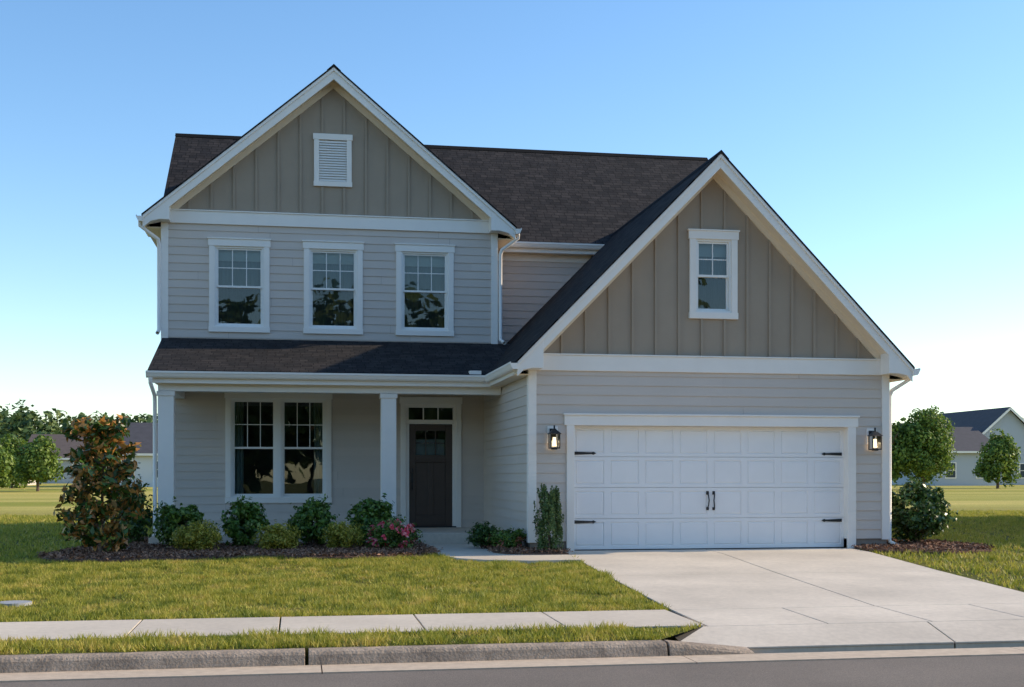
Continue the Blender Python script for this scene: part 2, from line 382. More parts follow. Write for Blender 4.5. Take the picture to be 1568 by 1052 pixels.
def garage_door(x0,x1,y,z0,z1,rows=4,cols=8):
    b=B();hh=(z1-z0)/rows;ww=(x1-x0)/cols
    def ring(o,i,yo,yi):
        (a,c,d,e)=o;(p,q,r,s)=i
        O=[(a,yo,d),(c,yo,d),(c,yo,e),(a,yo,e)];I=[(p,yi,r),(q,yi,r),(q,yi,s),(p,yi,s)]
        for k in range(4):
            j=(k+1)%4;b.poly([O[k],O[j],I[j],I[k]])
    for r in range(rows):
        za=z0+r*hh+.005;zb=z0+(r+1)*hh-.005
        b.poly([(x0,y,zb),(x1,y,zb),(x1,y+.02,zb+.003),(x0,y+.02,zb+.003)])
        b.poly([(x0,y+.02,za-.003),(x1,y+.02,za-.003),(x1,y,za),(x0,y,za)])
        b.poly([(x0,y+.02,zb),(x1,y+.02,zb),(x1,y+.02,zb+.01),(x0,y+.02,zb+.01)])
        for c in range(cols):
            xa=x0+c*ww;xb=xa+ww
            R0=(xa,xb,za,zb);g=lambda t:(xa+t,xb-t,za+t,zb-t)
            ring(R0,g(.055),y,y);ring(g(.055),g(.061),y,y+.014);ring(g(.061),g(.067),y+.014,y+.014);ring(g(.067),g(.084),y+.014,y+.002)
            q=g(.084);b.poly([(q[0],y+.002,q[2]),(q[1],y+.002,q[2]),(q[1],y+.002,q[3]),(q[0],y+.002,q[3])])
    b.build('garage_door',mat('garage_door_white',(.85,.84,.83),.4,var=.02,vscale=3),H,fixn=False)
garage_door(4.62,9.54,GY+.13,.025,2.14)
black.box(4.62,9.54,GY+.135,GY+.2,.0,.025)
dy=GY+.13
for z in(.50,1.67):
    for s,x in((1,4.66),(-1,9.50)):
        pts=[(x,z-.028),(x+s*.30,z-.014),(x+s*.33,z-.026),(x+s*.38,z),(x+s*.33,z+.026),(x+s*.30,z+.014),(x,z+.028)]
        black.prism(pts,'y',dy-.012,dy+.001);
        for xx in(x+s*.05,x+s*.2):black.box(xx-.01,xx+.01,dy-.018,dy,z-.01,z+.01)
for s in(-1,1):
    x=7.08+s*.055
    curve('garage_door_handle',[(x+s*.015,dy-.005,.72),(x,dy-.05,.76),(x-s*.012,dy-.055,.86),(x,dy-.05,.95),(x+s*.015,dy-.005,.99)],.011,BLACK,H)
    black.prism([(x-.02,.69),(x+.02,.69),(x+.025,.74),(x-.025,.74)],'y',dy-.01,dy);black.prism([(x-.025,.96),(x+.025,.96),(x+.02,1.02),(x-.02,1.02)],'y',dy-.01,dy)
bulb=B()
for x in(4.25,9.99):
    y=GY-.16
    black.box(x-.055,x+.055,GY-.045,GY-.02,1.88,2.08)
    black.box(x-.012,x+.012,y,GY-.04,2.04,2.06);black.box(x-.012,x+.012,y-.012,y+.012,2.03,2.13)
    for (a,b_,c,d) in((.10,.10,1.74,1.76),(.05,.05,1.725,1.74)):black.box(x-a*.85,x+a*.85,y-a*.85,y+a*.85,c,d)
    n=len(black.v);r1=.105;r2=.03
    black.v+=[(x-r1,y-r1,1.985),(x+r1,y-r1,1.985),(x+r1,y+r1,1.985),(x-r1,y+r1,1.985),(x-r2,y-r2,2.06),(x+r2,y-r2,2.06),(x+r2,y+r2,2.06),(x-r2,y+r2,2.06)]
    for f in((0,3,2,1),(4,5,6,7),(0,1,5,4),(1,2,6,5),(2,3,7,6),(3,0,4,7)):black.f.append(tuple(n+i for i in f))
    for sx in(-1,1):
        for sy in(-1,1):black.box(x+sx*.078-.007,x+sx*.078+.007,y+sy*.078-.007,y+sy*.078+.007,1.76,1.985)
    for sx in(-1,1):
        glass.poly([(x+sx*.076,y-.07,1.765),(x+sx*.076,y+.07,1.765),(x+sx*.076,y+.07,1.98),(x+sx*.076,y-.07,1.98)])
    glass.poly([(x-.07,y-.076,1.765),(x+.07,y-.076,1.765),(x+.07,y-.076,1.98),(x-.07,y-.076,1.98)])
    bulb.limb((x,y,1.78),(x,y,1.93),.038,.025,10)
    trim.box(x-.09,x+.09,GY-.03,GY-.005,1.84,2.12)
bulb.build('lantern_bulb',BULB,H)
bx0,bx1=-2.635,4.11
XC=.74
wins=[window(XC+d-.595,XC+d+.595,4.18,6.05,BY) for d in(-1.875,0,1.875)]
lap(mfront(BY),bx0,bx1,3.9,6.34,wins)
rb=gable(XC,3.72,bx0,bx1,25.25,30.9,BY,9.56,6.45,6.34,6.59,'bedroom')
flatwall(batt,mfront(BY),bx0,bx1,6.57,rb,[],[XC]);battens(batt,BY,bx0+.1,bx1-.1,XC-.22,.44,6.57,rb,[(.35,1.11,7.19,8.26)])
corner(bx0,BY,3.9,6.34,-1);corner(bx1,BY,3.9,6.34,1)
lap(mleft(bx0),BY,35,.18,6.34);lap(mright(bx1),BY,MY,3.6,6.34);found.box(bx0+.01,bx0+.2,BY,35,-.2,.18)
trim.box(.35,.45,BY-.05,BY+.01,7.29,8.14);trim.box(1.01,1.11,BY-.05,BY+.01,7.29,8.14);trim.box(.33,1.13,BY-.055,BY+.01,8.14,8.26);trim.box(.34,1.12,BY-.055,BY+.01,7.19,7.29)
z=7.30
while z<8.12:
    vinyl.prism([(BY-.045,z),(BY-.04,z-.004),(BY-.008,z+.042),(BY-.013,z+.046)],'x',.45,1.01);z+=.052
lap(mfront(MY),bx1,gx1,3.3,6.3)
bk=B();bk.box(bx0+.05,gx1-.05,BY+2.2,34.95,0,6.3);bk.build('rear_core_wall',SIDING,H)
bk=B()
for x in(-2.63,10.29):bk.poly([(x,MY,6.2),(x,34.9,6.2),(x,30.9,9.35)])
bk.poly([(bx0,35,0),(gx1,35,0),(gx1,35,6.4),(bx0,35,6.4)]);bk.build('gable_end_wall',SIDING,H)
lap(mright(gx1),MY,35,3.06,6.3)
shingles('main_roof_front',[(-2.87,26.78,6.435),(10.5,26.78,6.435),(10.5,30.9,9.54),(-2.87,30.9,9.54)],H)
shingles('main_roof_back',[(-2.87,35.02,6.435),(10.5,35.02,6.435),(10.5,30.9,9.54),(-2.87,30.9,9.54)],H)
cap=B();cap.prism([(30.76,9.45),(30.9,9.565),(31.04,9.45),(30.9,9.54)],'x',-2.88,10.51);cap.build('main_ridge_cap',SHING,H)
for x in(-2.85,10.46):
    for s in(-1,1):
        ye=30.9+s*4.1;trim2.prism([(ye,6.40),(30.9,9.50),(30.9,9.28),(ye,6.18)],'x',x,x+.03)
        soff.prism([(ye,6.22),(30.9,9.32),(30.9,9.30),(ye,6.2)],'x',*( (x+.03,bx0) if x<0 else (gx1,x)))
trim.box(bx1,7.0,26.8,26.83,6.2,6.4);soff.box(bx1,7.0,26.83,MY,6.2,6.22)
trim.box(bx1+.03,7.2,MY-.04,MY,6.05,6.2)
gut=B()
GP=[(0,0),(.075,0),(.095,.025),(.115,.075),(.125,.085),(.125,.12),(.112,.12),(.112,.1),(0,.1)]
def gutter_x(y,z,x0,x1):gut.prism([(y-a,z-.12+b) for a,b in GP],'x',x0,x1)
def gutter_y(x,z,y0,y1,s):gut.prism([(x+s*a,z-.12+b) for a,b in GP],'y',y0,y1)
gutter_x(26.8,6.41,4.49,7.2)
gutter_y(XC-3.72,6.41,25.22,26.9,-1);gutter_y(XC+3.72,6.41,25.22,26.75,1)
gutter_y(3.58,3.16,20.07,23.0,-1);gutter_y(10.58,3.16,20.07,34.9,1)
PE=23.1;pz=3.2
shingles('porch_roof',[(-2.64,PE-.03,pz-.01),(5.0,PE-.03,pz-.01),(5.0,BY,4.05),(-2.64,BY,4.05)],H)
trim2.prism([(PE,pz-.04),(BY,4.01),(BY,3.85),(PE,pz-.2)],'x',-2.63,-2.60)
trim.box(-2.60,3.6,PE,PE+.03,pz-.24,pz-.04)
gutter_x(PE,pz-.03,-2.66,3.47)
trim.box(3.2,3.42,PE-.05,PE+.12,pz-.01,pz+.06)
trim.box(-2.48,gx0-.03,23.28,23.52,2.83,3.05);soff.box(-2.6,gx0,PE+.03,23.28,2.98,3.0)
trim.box(-2.48,-2.2,23.52,BY-.03,2.83,3.05)
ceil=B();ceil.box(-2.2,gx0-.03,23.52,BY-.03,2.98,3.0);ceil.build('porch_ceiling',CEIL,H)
trim2.prism([(PE+.03,3.0),(BY,3.0),(BY,3.84),(PE+.03,3.16)],'x',-2.59,-2.56)
for x0 in(-2.48,1.56):
    trim2.box(x0,x0+.28,23.26,23.54,.2,2.825)
    trim2.box(x0-.025,x0+.305,23.235,23.565,.2,.36);trim2.box(x0-.02,x0+.30,23.24,23.56,2.74,2.825)
slab=B();slab.box(-2.6,gx0-.03,22.9,BY,-.2,.22);slab.build('porch_slab',CONC,H,bevel=.012)
lw=window(-1.41,.70,.74,3.0-.02,BY,units=2,cols=3,rows=2,blindtop=False,curtains=True,head=.13)
dop=(2.22,3.27,.0,2.80)
lap(mfront(BY),bx0,gx0,.22,2.98,[lw,dop])
corner(bx0,BY,.2,2.98,-1)
trim.box(2.11,2.22,BY-.045,BY+.08,.22,2.78);trim.box(3.26,3.37,BY-.045,BY+.08,.22,2.78);trim.box(2.09,3.39,BY-.052,BY+.08,2.78,2.92)
trim.box(2.22,3.26,BY-.02,BY+.08,2.36,2.45)
trim.box(2.22,2.29,BY-.01,BY+.08,.22,2.36);trim.box(3.19,3.26,BY-.01,BY+.08,.22,2.36)
trim.box(2.22,3.26,BY-.01,BY+.08,2.70,2.78);trim.box(2.22,2.28,BY-.01,BY+.08,2.45,2.70);trim.box(3.20,3.26,BY-.01,BY+.08,2.45,2.70)
glass.poly([(2.28,BY+.04,2.45),(3.2,BY+.04,2.45),(3.2,BY+.04,2.7),(2.28,BY+.04,2.7)])
for x in(2.587,2.893):vinyl.box(x-.012,x+.012,BY+.025,BY+.05,2.45,2.70)
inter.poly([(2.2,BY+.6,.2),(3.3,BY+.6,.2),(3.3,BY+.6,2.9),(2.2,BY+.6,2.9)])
dr=B();a,b_=2.29,3.19;dyy=BY+.03
dr.box(a,a+.14,dyy,dyy+.045,.25,2.355);dr.box(b_-.14,b_,dyy,dyy+.045,.25,2.355)
dr.box(a+.14,b_-.14,dyy,dyy+.045,2.22,2.355);dr.box(a+.14,b_-.14,dyy,dyy+.045,.25,.47);dr.box(a+.14,b_-.14,dyy,dyy+.045,1.58,1.72)
dr.box(2.69,2.79,dyy,dyy+.045,.47,1.58);dr.box(a+.14,b_-.14,dyy+.018,dyy+.03,.47,1.58)
dr.box(a+.12,b_-.12,dyy-.03,dyy,1.57,1.60)
for x in(2.638,2.842):dr.box(x-.012,x+.012,dyy+.01,dyy+.035,1.72,2.22)
dr.box(a+.14,b_-.14,dyy+.0115,dyy+.0335,1.96,1.98)
dr.build('front_door',DOORM,H,bevel=.006)
blind.poly([(a+.14,dyy+.20,1.72),(b_-.14,dyy+.20,1.72),(b_-.14,dyy+.20,2.05),(a+.14,dyy+.20,2.05)])
glass.poly([(a+.14,dyy+.022,1.72),(b_-.14,dyy+.022,1.72),(b_-.14,dyy+.022,2.22),(a+.14,dyy+.022,2.22)])
black.box(a+.035,a+.085,dyy-.015,dyy,1.15,1.35);black.box(a+.04,a+.075,dyy-.06,dyy-.0,1.36,1.44);curve('door_handle',[(a+.06,dyy,1.18),(a+.06,dyy-.06,1.16),(a+.06,dyy-.06,1.02),(a+.06,dyy,1.0)],.011,BLACK,H)
black.box(2.22,3.26,BY-.06,BY+.08,.221,.245)
curve('downspout_bedroom_left',[(-3.04,25.35,6.31),(-3.04,25.35,6.22),(-2.72,25.52,6.0),(-2.70,25.56,5.9),(-2.70,25.56,4.2),(-2.72,25.45,4.12)],.038,WHITE,H)
curve('downspout_bedroom_right',[(4.53,25.35,6.31),(4.53,25.35,6.22),(4.22,25.50,6.0),(4.19,25.54,5.9),(4.19,25.54,4.12),(4.24,25.35,4.04)],.038,WHITE,H)
curve('downspout_porch',[(-2.58,23.02,3.05),(-2.58,23.02,2.95),(-2.54,23.3,2.75),(-2.54,23.35,2.65),(-2.54,23.35,.12),(-2.6,23.1,.04)],.036,WHITE,H)
curve('downspout_garage',[(10.66,20.4,3.05),(10.66,20.4,2.98),(10.40,20.52,2.80),(10.37,20.55,2.7),(10.37,20.55,.12),(10.45,20.35,.04)],.038,WHITE,H)
trim.build('trim_boards',WHITE,H,bevel=.004);trim2.build('rake_and_column_trim',WHITE,H,bevel=.005);vinyl.build('window_sashes',VINYL,H)
soff.build('soffits',SOFF,H);batt.build('board_and_batten_gables',BATT,H);side.build('lap_siding',SIDING,H,fixn=False);found.build('foundation',FOUND,H)
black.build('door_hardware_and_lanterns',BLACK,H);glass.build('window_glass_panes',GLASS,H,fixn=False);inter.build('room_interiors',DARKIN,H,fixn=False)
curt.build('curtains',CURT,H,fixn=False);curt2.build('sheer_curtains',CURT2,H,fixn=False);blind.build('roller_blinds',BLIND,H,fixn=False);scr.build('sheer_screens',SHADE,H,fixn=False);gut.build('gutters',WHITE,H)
# ---------------------------------------------------------------- ground
def gz(y):
    return float(np.interp(y,[12.8,19.5,45,150],[-.17,0,0,.6]))
ys=[-400,-60,0,12.78,12.8,15,17.5,19.5,21,25,30,36,45,60,80,100,125,150,250,500,1500,4000]
xs=[-3000,-800,-300,-120,-60,-30,-12,-4,4,12,30,60,120,300,800,3000]
g=B();n=len(xs)
for y in ys:
    z=-.45 if y<12.79 else gz(y)
    for x in xs:g.v.append((x,y,z))
for j in range(len(ys)-1):
    for i in range(n-1):g.f.append((j*n+i,j*n+i+1,(j+1)*n+i+1,(j+1)*n+i))
g.build('ground',GROUND)
r=B();r.poly([(-200,1.8,-.33),(200,1.8,-.33),(200,10.2,-.33),(-200,10.2,-.33)]);r.build('road',ASPH)
r=B();x=-60.02
while x<60:
    r.box(x,x+3.16,10.19,10.6,-.43,-.318);x+=3.17
r.build('gutter_pan',PANM)
KP=[(10.80,-.45),(10.80,-.2),(10.67,-.2),(10.635,-.212),(10.615,-.235),(10.59,-.322),(10.59,-.45)]
KL=[(10.80,-.45),(10.80,-.285),(10.67,-.298),(10.635,-.303),(10.615,-.306),(10.59,-.322),(10.59,-.45)]
k=B();x=3.25
while x>-60:
    k.prism(KP,'x',x-3.15,x-.01);x-=3.17
k.prism(KP,'x',3.262,4.05,KL)
k.prism(KP,'x',9.6,9.0,KL);x=9.61
while x<60:
    k.prism(KP,'x',x,x+3.15);x+=3.17
k.build('kerb',KERBM,bevel=.006)
def slabs(name,quads,m,th=.09,gap=.006):
    b=B()
    for q in quads:
        c=sum((Vector(p) for p in q),Vector())/len(q)
        P=[]
        for p in q:
            p=Vector(p);d=c-p;P.append(p+Vector((math.copysign(gap,d.x),math.copysign(gap,d.y),0)))
        nn=len(b.v);kk=len(P)
        b.v+=[tuple(p) for p in P]+[(p.x,p.y,p.z-th) for p in P]
        b.f.append(tuple(nn+i for i in range(kk)))
        for i in range(kk):
            j=(i+1)%kk;b.f.append((nn+i,nn+kk+i,nn+kk+j,nn+j))
    return b.build(name,m,bevel=.004)
DY=[(20.62,.012),(19.5,.012),(16.4,-.075),(12.8,-.155),(11.5,-.175),(10.81,-.29)]
def dl(y):return 4.38-.055*(20.5-y)
def dc(y):return 6.98-.09*(20.5-y)
def drr(y):return 9.62-.135*(20.5-y)
Q=[]
for (ya,za),(yb,zb) in zip(DY[:3],DY[1:4]):
    for f0,f1 in((dl,dc),(dc,drr)):Q.append([(f0(ya),ya,za),(f1(ya),ya,za),(f1(yb),yb,zb),(f0(yb),yb,zb)])
xs_=[dl(12.8),5.2,6.3,7.4,drr(12.8)]
for a,c in zip(xs_[:-1],xs_[1:]):Q.append([(a,12.8,-.155),(c,12.8,-.155),(c-.04,11.5,-.175),(a-.04,11.5,-.175)])
xa=[3.86,6.2,8.45];xb=[3.30,6.12,9.0]
for i in range(2):Q.append([(xa[i],11.5,-.175),(xa[i+1],11.5,-.175),(xb[i+1],10.81,-.288),(xb[i],10.81,-.288)])
slabs('driveway',Q,CONC,gap=.008)
jb=B()
for (ya,za),(yb,zb) in zip(DY[:5],DY[1:6]):jb.poly([(3.9 if ya>11.6 else 3.5,ya,za-.014),(9.4 if ya>13 else 8.4,ya,za-.014),(8.3,yb,zb-.014),(4.0 if yb>11 else 3.5,yb,zb-.014)])
jb.build('driveway_joint_filler',DARKJ,fixn=False)
Q=[];x=3.89
while x>-30:
    Q.append([(x-1.35,12.8,-.15),(x,12.8,-.15),(x,11.5,-.165),(x-1.35,11.5,-.165)]);x-=1.35
x=8.55
while x<40:
    Q.append([(x,12.8,-.15),(x+1.35,12.8,-.15),(x+1.35,11.5,-.165),(x,11.5,-.165)]);x+=1.35
slabs('sidewalk',Q,SWALK,gap=.008)
v=B();v.prism([(11.5,-.18),(10.8,-.2),(10.8,-.4),(11.5,-.4)],'x',-60,3.2)
v.poly([(3.2,11.5,-.18),(3.84,11.5,-.18),(3.24,10.8,-.2),(3.2,10.8,-.2)])
v.prism([(11.5,-.18),(10.8,-.2),(10.8,-.4),(11.5,-.4)],'x',9.1,60);v.build('grass_verge',GROUND)
WP=[(2.2,22.89),(3.3,22.89),(3.25,21.0),(3.2,20.2),(3.35,19.75),(3.7,19.6),(4.33,19.55),(4.26,18.35),(3.4,18.3),(2.8,18.55),(2.45,19.0),(2.25,19.8)]
w=B();w.prism(WP,'z',-.1,.016);w.build('walkway',SWALK,bevel=.006)
u=B();u.limb((-3.05,14.3,-.2),(-3.05,14.3,-.10),.19,.19,20);u.build('utility_cover',mat('cover_grey',(.36,.36,.36),.7,var=.1,vscale=20))
BEDL=[(-3.95,20.2),(-3.75,19.5),(-3.2,19.15),(-2.4,19.2),(-1.5,19.55),(-.6,19.5),(.3,19.25),(1.1,19.2),(1.8,19.3),(2.25,19.85),(2.2,22.9),(-2.6,22.9),(-2.62,25.5),(-3.2,25.5),(-3.6,22.5)]
BEDM=[(3.3,22.88),(3.25,21.0),(3.2,20.2),(3.35,19.75),(3.7,19.6),(4.33,19.55),(4.42,20.5),(3.86,20.52),(3.86,22.88)]
BEDR=[(9.66,20.5),(9.55,19.6),(9.9,19.1),(10.6,18.9),(11.6,19.3),(12.0,20.3),(11.9,21.8),(11.2,22.6),(10.34,22.6),(10.34,20.5)]
def inpoly(P,poly):
    x=P[:,0];y=P[:,1];c=np.zeros(len(P),bool);m=len(poly)
    for i in range(m):
        x0,y0=poly[i];x1,y1=poly[(i+1)%m]
        if y0==y1:continue
        t=((y0>y)!=(y1>y))&(x<(x1-x0)*(y-y0)/(y1-y0)+x0);c^=t
    return c
R=np.random.default_rng(3)
for i,bed in enumerate((BEDL,BEDM,BEDR)):
    b=B();b.prism(bed,'z',-.1,.04);o=b.build('mulch_bed',MULCH,bevel=.02)
    a=np.array(bed);A=(np.ptp(a[:,0])*np.ptp(a[:,1]))
    P=np.stack([R.uniform(a[:,0].min()-.1,a[:,0].max()+.1,int(A*900)),R.uniform(a[:,1].min()-.1,a[:,1].max(),int(A*900))],1)
    P=P[inpoly(P,bed)];z=.045+R.uniform(0,.04,len(P));P=np.column_stack([P+R.normal(size=P.shape)*.05,z])
    leaves('mulch_chips',P,np.tile([0,0,1.],(len(P),1)),.075,.35,MCHIP,o,seed=i,out=.6)
GRASS=leafmat('grass_blades',[(.09,.12,.014),(.22,.26,.026),(.42,.40,.05),(.52,.44,.08),(.72,.54,.18)],.6,.35,nscale=2.6)
def vnoise(P,cell,seed):
    R=np.random.default_rng(seed);G=R.uniform(0,1,(256,256));x=P[:,0]/cell+100;y=P[:,1]/cell+60
    i=np.floor(x).astype(int);j=np.floor(y).astype(int);fx=x-i;fy=y-j;fx=fx*fx*(3-2*fx);fy=fy*fy*(3-2*fy)
    i%=255;j%=255
    return (G[i,j]*(1-fx)+G[i+1,j]*fx)*(1-fy)+(G[i,j+1]*(1-fx)+G[i+1,j+1]*fx)*fy
def blades(name,P,h,w,seed,z,parent=None,clump=.20):
    R=np.random.default_rng(seed)
    nz=.6*vnoise(P,clump,seed+1)+.4*vnoise(P,clump*3.5,seed+2)
    keep=R.uniform(0,1,len(P))<(.1+1.5*nz);P=P[keep];z=z[keep];nz=nz[keep]
    n=len(P);ang=R.uniform(0,2*math.pi,n);d=np.stack([np.cos(ang),np.sin(ang),np.zeros(n)],1)
    base=np.column_stack([P,z]);hh=h*R.uniform(.5,1.3,(n,1))*(.2+1.5*nz[:,None]);lean=R.normal(size=(n,3))*.5;lean[:,2]=0
    V=np.stack([base-d*w/2,base+d*w/2,base+np.array([0,0,1.])*hh+lean*hh],1).reshape(-1,3)
    return npmesh(name,V,3,GRASS,parent)
def scatter(x0,x1,y0,y1,dens,seed):
    R=np.random.default_rng(seed);n=int((x1-x0)*(y1-y0)*dens);return np.stack([R.uniform(x0,x1,n),R.uniform(y0,y1,n)],1)
P=scatter(-6.5,4.4,12.78,20.0,2600,1)
ej=np.random.default_rng(9).normal(size=len(P))*.015+(vnoise(P,.25,3)-.5)*.08
keep=(P[:,0]<4.36-.055*(20.5-P[:,1])+ej)&(P[:,1]>12.80+ej*.5)&~inpoly(P+np.column_stack([ej,ej]),BEDL)&~inpoly(P+np.column_stack([ej,ej])*.5,WP)&~inpoly(P,BEDM)&(np.hypot(P[:,0]+3.05,P[:,1]-14.3)>.19)
P=P[keep]
P2=scatter(-18,-2.7,20,42,260,2);P2=P2[~inpoly(P2,BEDL)]
P3=scatter(7.5,26,13,42,330,4);P3=P3[(P3[:,0]>9.64-.135*(20.5-P3[:,1]))&~inpoly(P3,BEDR)&~((P3[:,0]<10.4)&(P3[:,1]>20.4))]
lawn=empty('lawn_grass')
for nm,p,h,wd in(('front_blades',P,.058,.013),('left_blades',P2,.08,.03),('right_blades',P3,.07,.025)):
    zz=np.interp(p[:,1],[12.8,19.5,45,150],[-.17,0,0,.6])-.003;blades(nm,p,h,wd,11,zz,lawn)
P=scatter(-5,3.85,10.74,11.56,2600,5);e2=(vnoise(P,.2,8)-.5)*.08;P=P[(P[:,0]<3.24+(P[:,1]-10.8)*.86+e2)&(P[:,1]>10.80+e2)&(P[:,1]<11.50+e2)]
blades('verge_blades',P,.062,.013,6,np.maximum(-.2+(P[:,1]-10.8)*.028,-.2),lawn)
# ---------------------------------------------------------------- plants
L_HOLLY=leafmat('leaf_dark_green',[(.02,.05,.012),(.045,.10,.02),(.075,.15,.03),(.14,.23,.05)],.35,.2)
L_GREEN=leafmat('leaf_green',[(.035,.08,.012),(.08,.17,.02),(.14,.24,.035),(.23,.33,.06)],.4,.25)
L_GOLD=leafmat('leaf_gold_green',[(.14,.16,.015),(.29,.30,.025),(.46,.41,.05),(.62,.50,.09)],.5,.3)
L_MAG=leafmat('leaf_magnolia',[(.02,.05,.012),(.05,.11,.02),(.09,.17,.03),(.06,.13,.02),(.30,.17,.04),(.58,.26,.06),(.78,.36,.10)],.35,.2)
L_RED=leafmat('leaf_bronze',[(.16,.05,.03),(.4,.10,.06),(.45,.2,.08)],.4,.2)
L_PINK=leafmat('flower_pink',[(.78,.06,.12),(.92,.16,.22),(.9,.40,.43)],.5,.2)
L_JUN=leafmat('leaf_juniper',[(.05,.10,.03),(.11,.18,.05),(.20,.27,.07)],.6,.2)
L_TREE=leafmat('leaf_tree',[(.05,.10,.015),(.11,.19,.025),(.19,.28,.04),(.29,.36,.06)],.6,.3)
L_FAR=leafmat('leaf_far_trees',[(.05,.09,.03),(.10,.16,.04),(.18,.23,.06)],.7,.2)
def shrub(name,x,y,w,h,m,size,seed,asp=.5,per=80,ncl=55,base=.03):
    b=B();rd=random.Random(seed)
    for i in range(6):
        a=rd.uniform(0,6.28);b.limb((x,y,base-.05),(x+math.cos(a)*w*.3,y+math.sin(a)*w*.3,h*.6),.012,.005,5)
    o=b.build(name,BARK)
    hz=(h-base)/2
    P,O=crown((x,y,base+hz),(w*.42,w*.42,hz*.88),ncl,w*.13,per,seed,zmin=base)
    R=np.random.default_rng(seed+5);k=20;d=unit(R.normal(size=(k,3))*[1,1,.8]+[0,0,.5])
    for i in range(k):
        t=R.uniform(.85,1.22,(9,1));q=np.array([x,y,base+hz])+d[i]*t*np.array([w*.48,w*.48,hz*1.02])+R.normal(size=(9,3))*.02
        P=np.vstack([P,q]);O=np.vstack([O,np.tile(d[i],(9,1))])
    kk=P[:,2]>base;leaves('foliage',P[kk],O[kk],size,asp,m,o,seed)
    return o
shrub('holly_shrub',-2.95,23.6,.8,1.2,L_HOLLY,.07,1)
shrub('camellia_shrub',-1.98,22.0,.88,.86,L_GREEN,.085,2)
shrub('boxwood_shrub',-1.58,21.0,.92,.50,L_GOLD,.045,3,per=120)
shrub('camellia_shrub',-.88,21.9,.82,.84,L_GREEN,.085,4)
shrub('boxwood_shrub',-.31,21.0,.80,.50,L_GOLD,.045,5,per=120)
shrub('camellia_shrub',.27,21.9,.84,.90,L_GREEN,.085,6)
shrub('boxwood_shrub',.80,21.1,.76,.52,L_GOLD,.045,7,per=120)
shrub('camellia_shrub',1.29,21.9,.92,.90,L_GREEN,.085,8)
az=shrub('azalea_shrub',1.60,21.0,1.0,.52,L_GREEN,.05,9,per=80)
P,O=crown((1.60,20.97,.30),(.44,.44,.23),50,.05,12,19,inner=.85);leaves('blossoms',P,O,.06,.9,L_PINK,az,3)
lo=shrub('loropetalum_shrub',3.55,20.8,.66,.38,L_GREEN,.055,10,per=60)
P,O=crown((3.5,20.7,.22),(.30,.30,.16),10,.07,14,20,inner=.8);leaves('bronze_leaves',P,O,.055,.5,L_RED,lo,3)
shrub('loropetalum_shrub',3.22,21.5,.55,.45,L_HOLLY,.055,11,per=60)
shrub('laurel_shrub',11.12,21.0,1.25,1.22,L_HOLLY,.09,12,per=100,ncl=75)
b=B();b.limb((4.08,19.95,0),(4.08,19.95,1.0),.02,.006,6);j=b.build('columnar_juniper',BARK)
Rr=np.random.default_rng(77)
PP=[];OO=[]
for i in range(130):
    a=Rr.uniform(0,6.28);z0=Rr.uniform(.03,.94);r0=.23*Rr.uniform(.4,1)*(1-.4*max(0,z0-.6)/.4);L_=Rr.uniform(.14,.26)
    t=Rr.uniform(0,1,(70,1));c=np.array([4.08+math.cos(a)*r0,19.95+math.sin(a)*r0,z0])
    PP.append(c+t*np.array([math.cos(a)*.03,math.sin(a)*.03,L_])+Rr.normal(size=(70,3))*.022*(1.15-t));OO.append(np.tile([math.cos(a),math.sin(a),.3],(70,1)))
leaves('foliage',np.vstack(PP),np.vstack(OO),.045,.4,L_JUN,j,5)
mx,my=-3.07,20.6
b=B();b.limb((mx,my,-.05),(mx+.02,my,1.0),.035,.022);b.limb((mx+.02,my,1.0),(mx+.05,my,2.15),.022,.006)
rd=random.Random(4)
tips=[]
for i in range(46):
    z=.10+1.9*i/46;a=i*2.4;rr=.58*(1-((z-.55)/1.75)**2)**.5 if z>.55 else .58*(.65+.35*z/.55)
    rr*=rd.uniform(.7,1.12);p1=(mx+math.cos(a)*rr,my+math.sin(a)*rr,z+rd.uniform(.1,.3));b.limb((mx+.02,my,z),p1,.012,.004,5);tips.append((p1,rr))
m_=b.build('magnolia_tree',BARK)
PP=[];OO=[]
Rr=np.random.default_rng(8)
for (p1,rr) in tips:
    for f in(.45,.75,1.0):
        c=np.array([mx+(p1[0]-mx)*f,my+(p1[1]-my)*f,p1[2]-.1*(1-f)]);k=28
        e=unit(Rr.normal(size=(k,3)));PP.append(c+e*Rr.uniform(.04,.14,(k,1)));OO.append(e)
c=np.array([mx+.05,my,2.12])
for dz in(0,-.15,-.3):
    e=unit(Rr.normal(size=(26,3)));PP.append(c+[0,0,dz]+e*Rr.uniform(.03,.14,(26,1)));OO.append(e)
leaves('foliage',np.vstack(PP),np.vstack(OO),.145,.42,L_MAG,m_,9,up=.1,out=.3)
# ---------------------------------------------------------------- background trees
def tree(name,x,y,h,w,seed,m=L_TREE,leaf=.28,ncl=80,per=80,z0=.3):
    b=B();rd=random.Random(seed);b.limb((x,y,z0-.3),(x,y,z0+h*.35),h*.03,h*.02);b.limb((x,y,z0+h*.35),(x,y,z0+h*.85),h*.02,h*.005)
    for i in range(8):
        a=rd.uniform(0,6.28);z=z0+h*rd.uniform(.25,.6);b.limb((x,y,z),(x+math.cos(a)*w*.35,y+math.sin(a)*w*.35,z+h*.2),h*.01,h*.004,5)
    o=b.build(name,BARK)
    P,O=crown((x,y,z0+h*.52),(w*.45,w*.45,h*.44),ncl,w*.13,per,seed,zmin=z0+.1,taper=.35);leaves('foliage',P,O,leaf,.6,m,o,seed);return o
tree('oak_tree',48.2,90,6.6,5.6,31,ncl=130,per=110,leaf=.26)
tree('oak_tree',45.3,90,5.6,4.4,35,ncl=90)
tree('oak_tree',57.6,95,4.6,4.2,32)
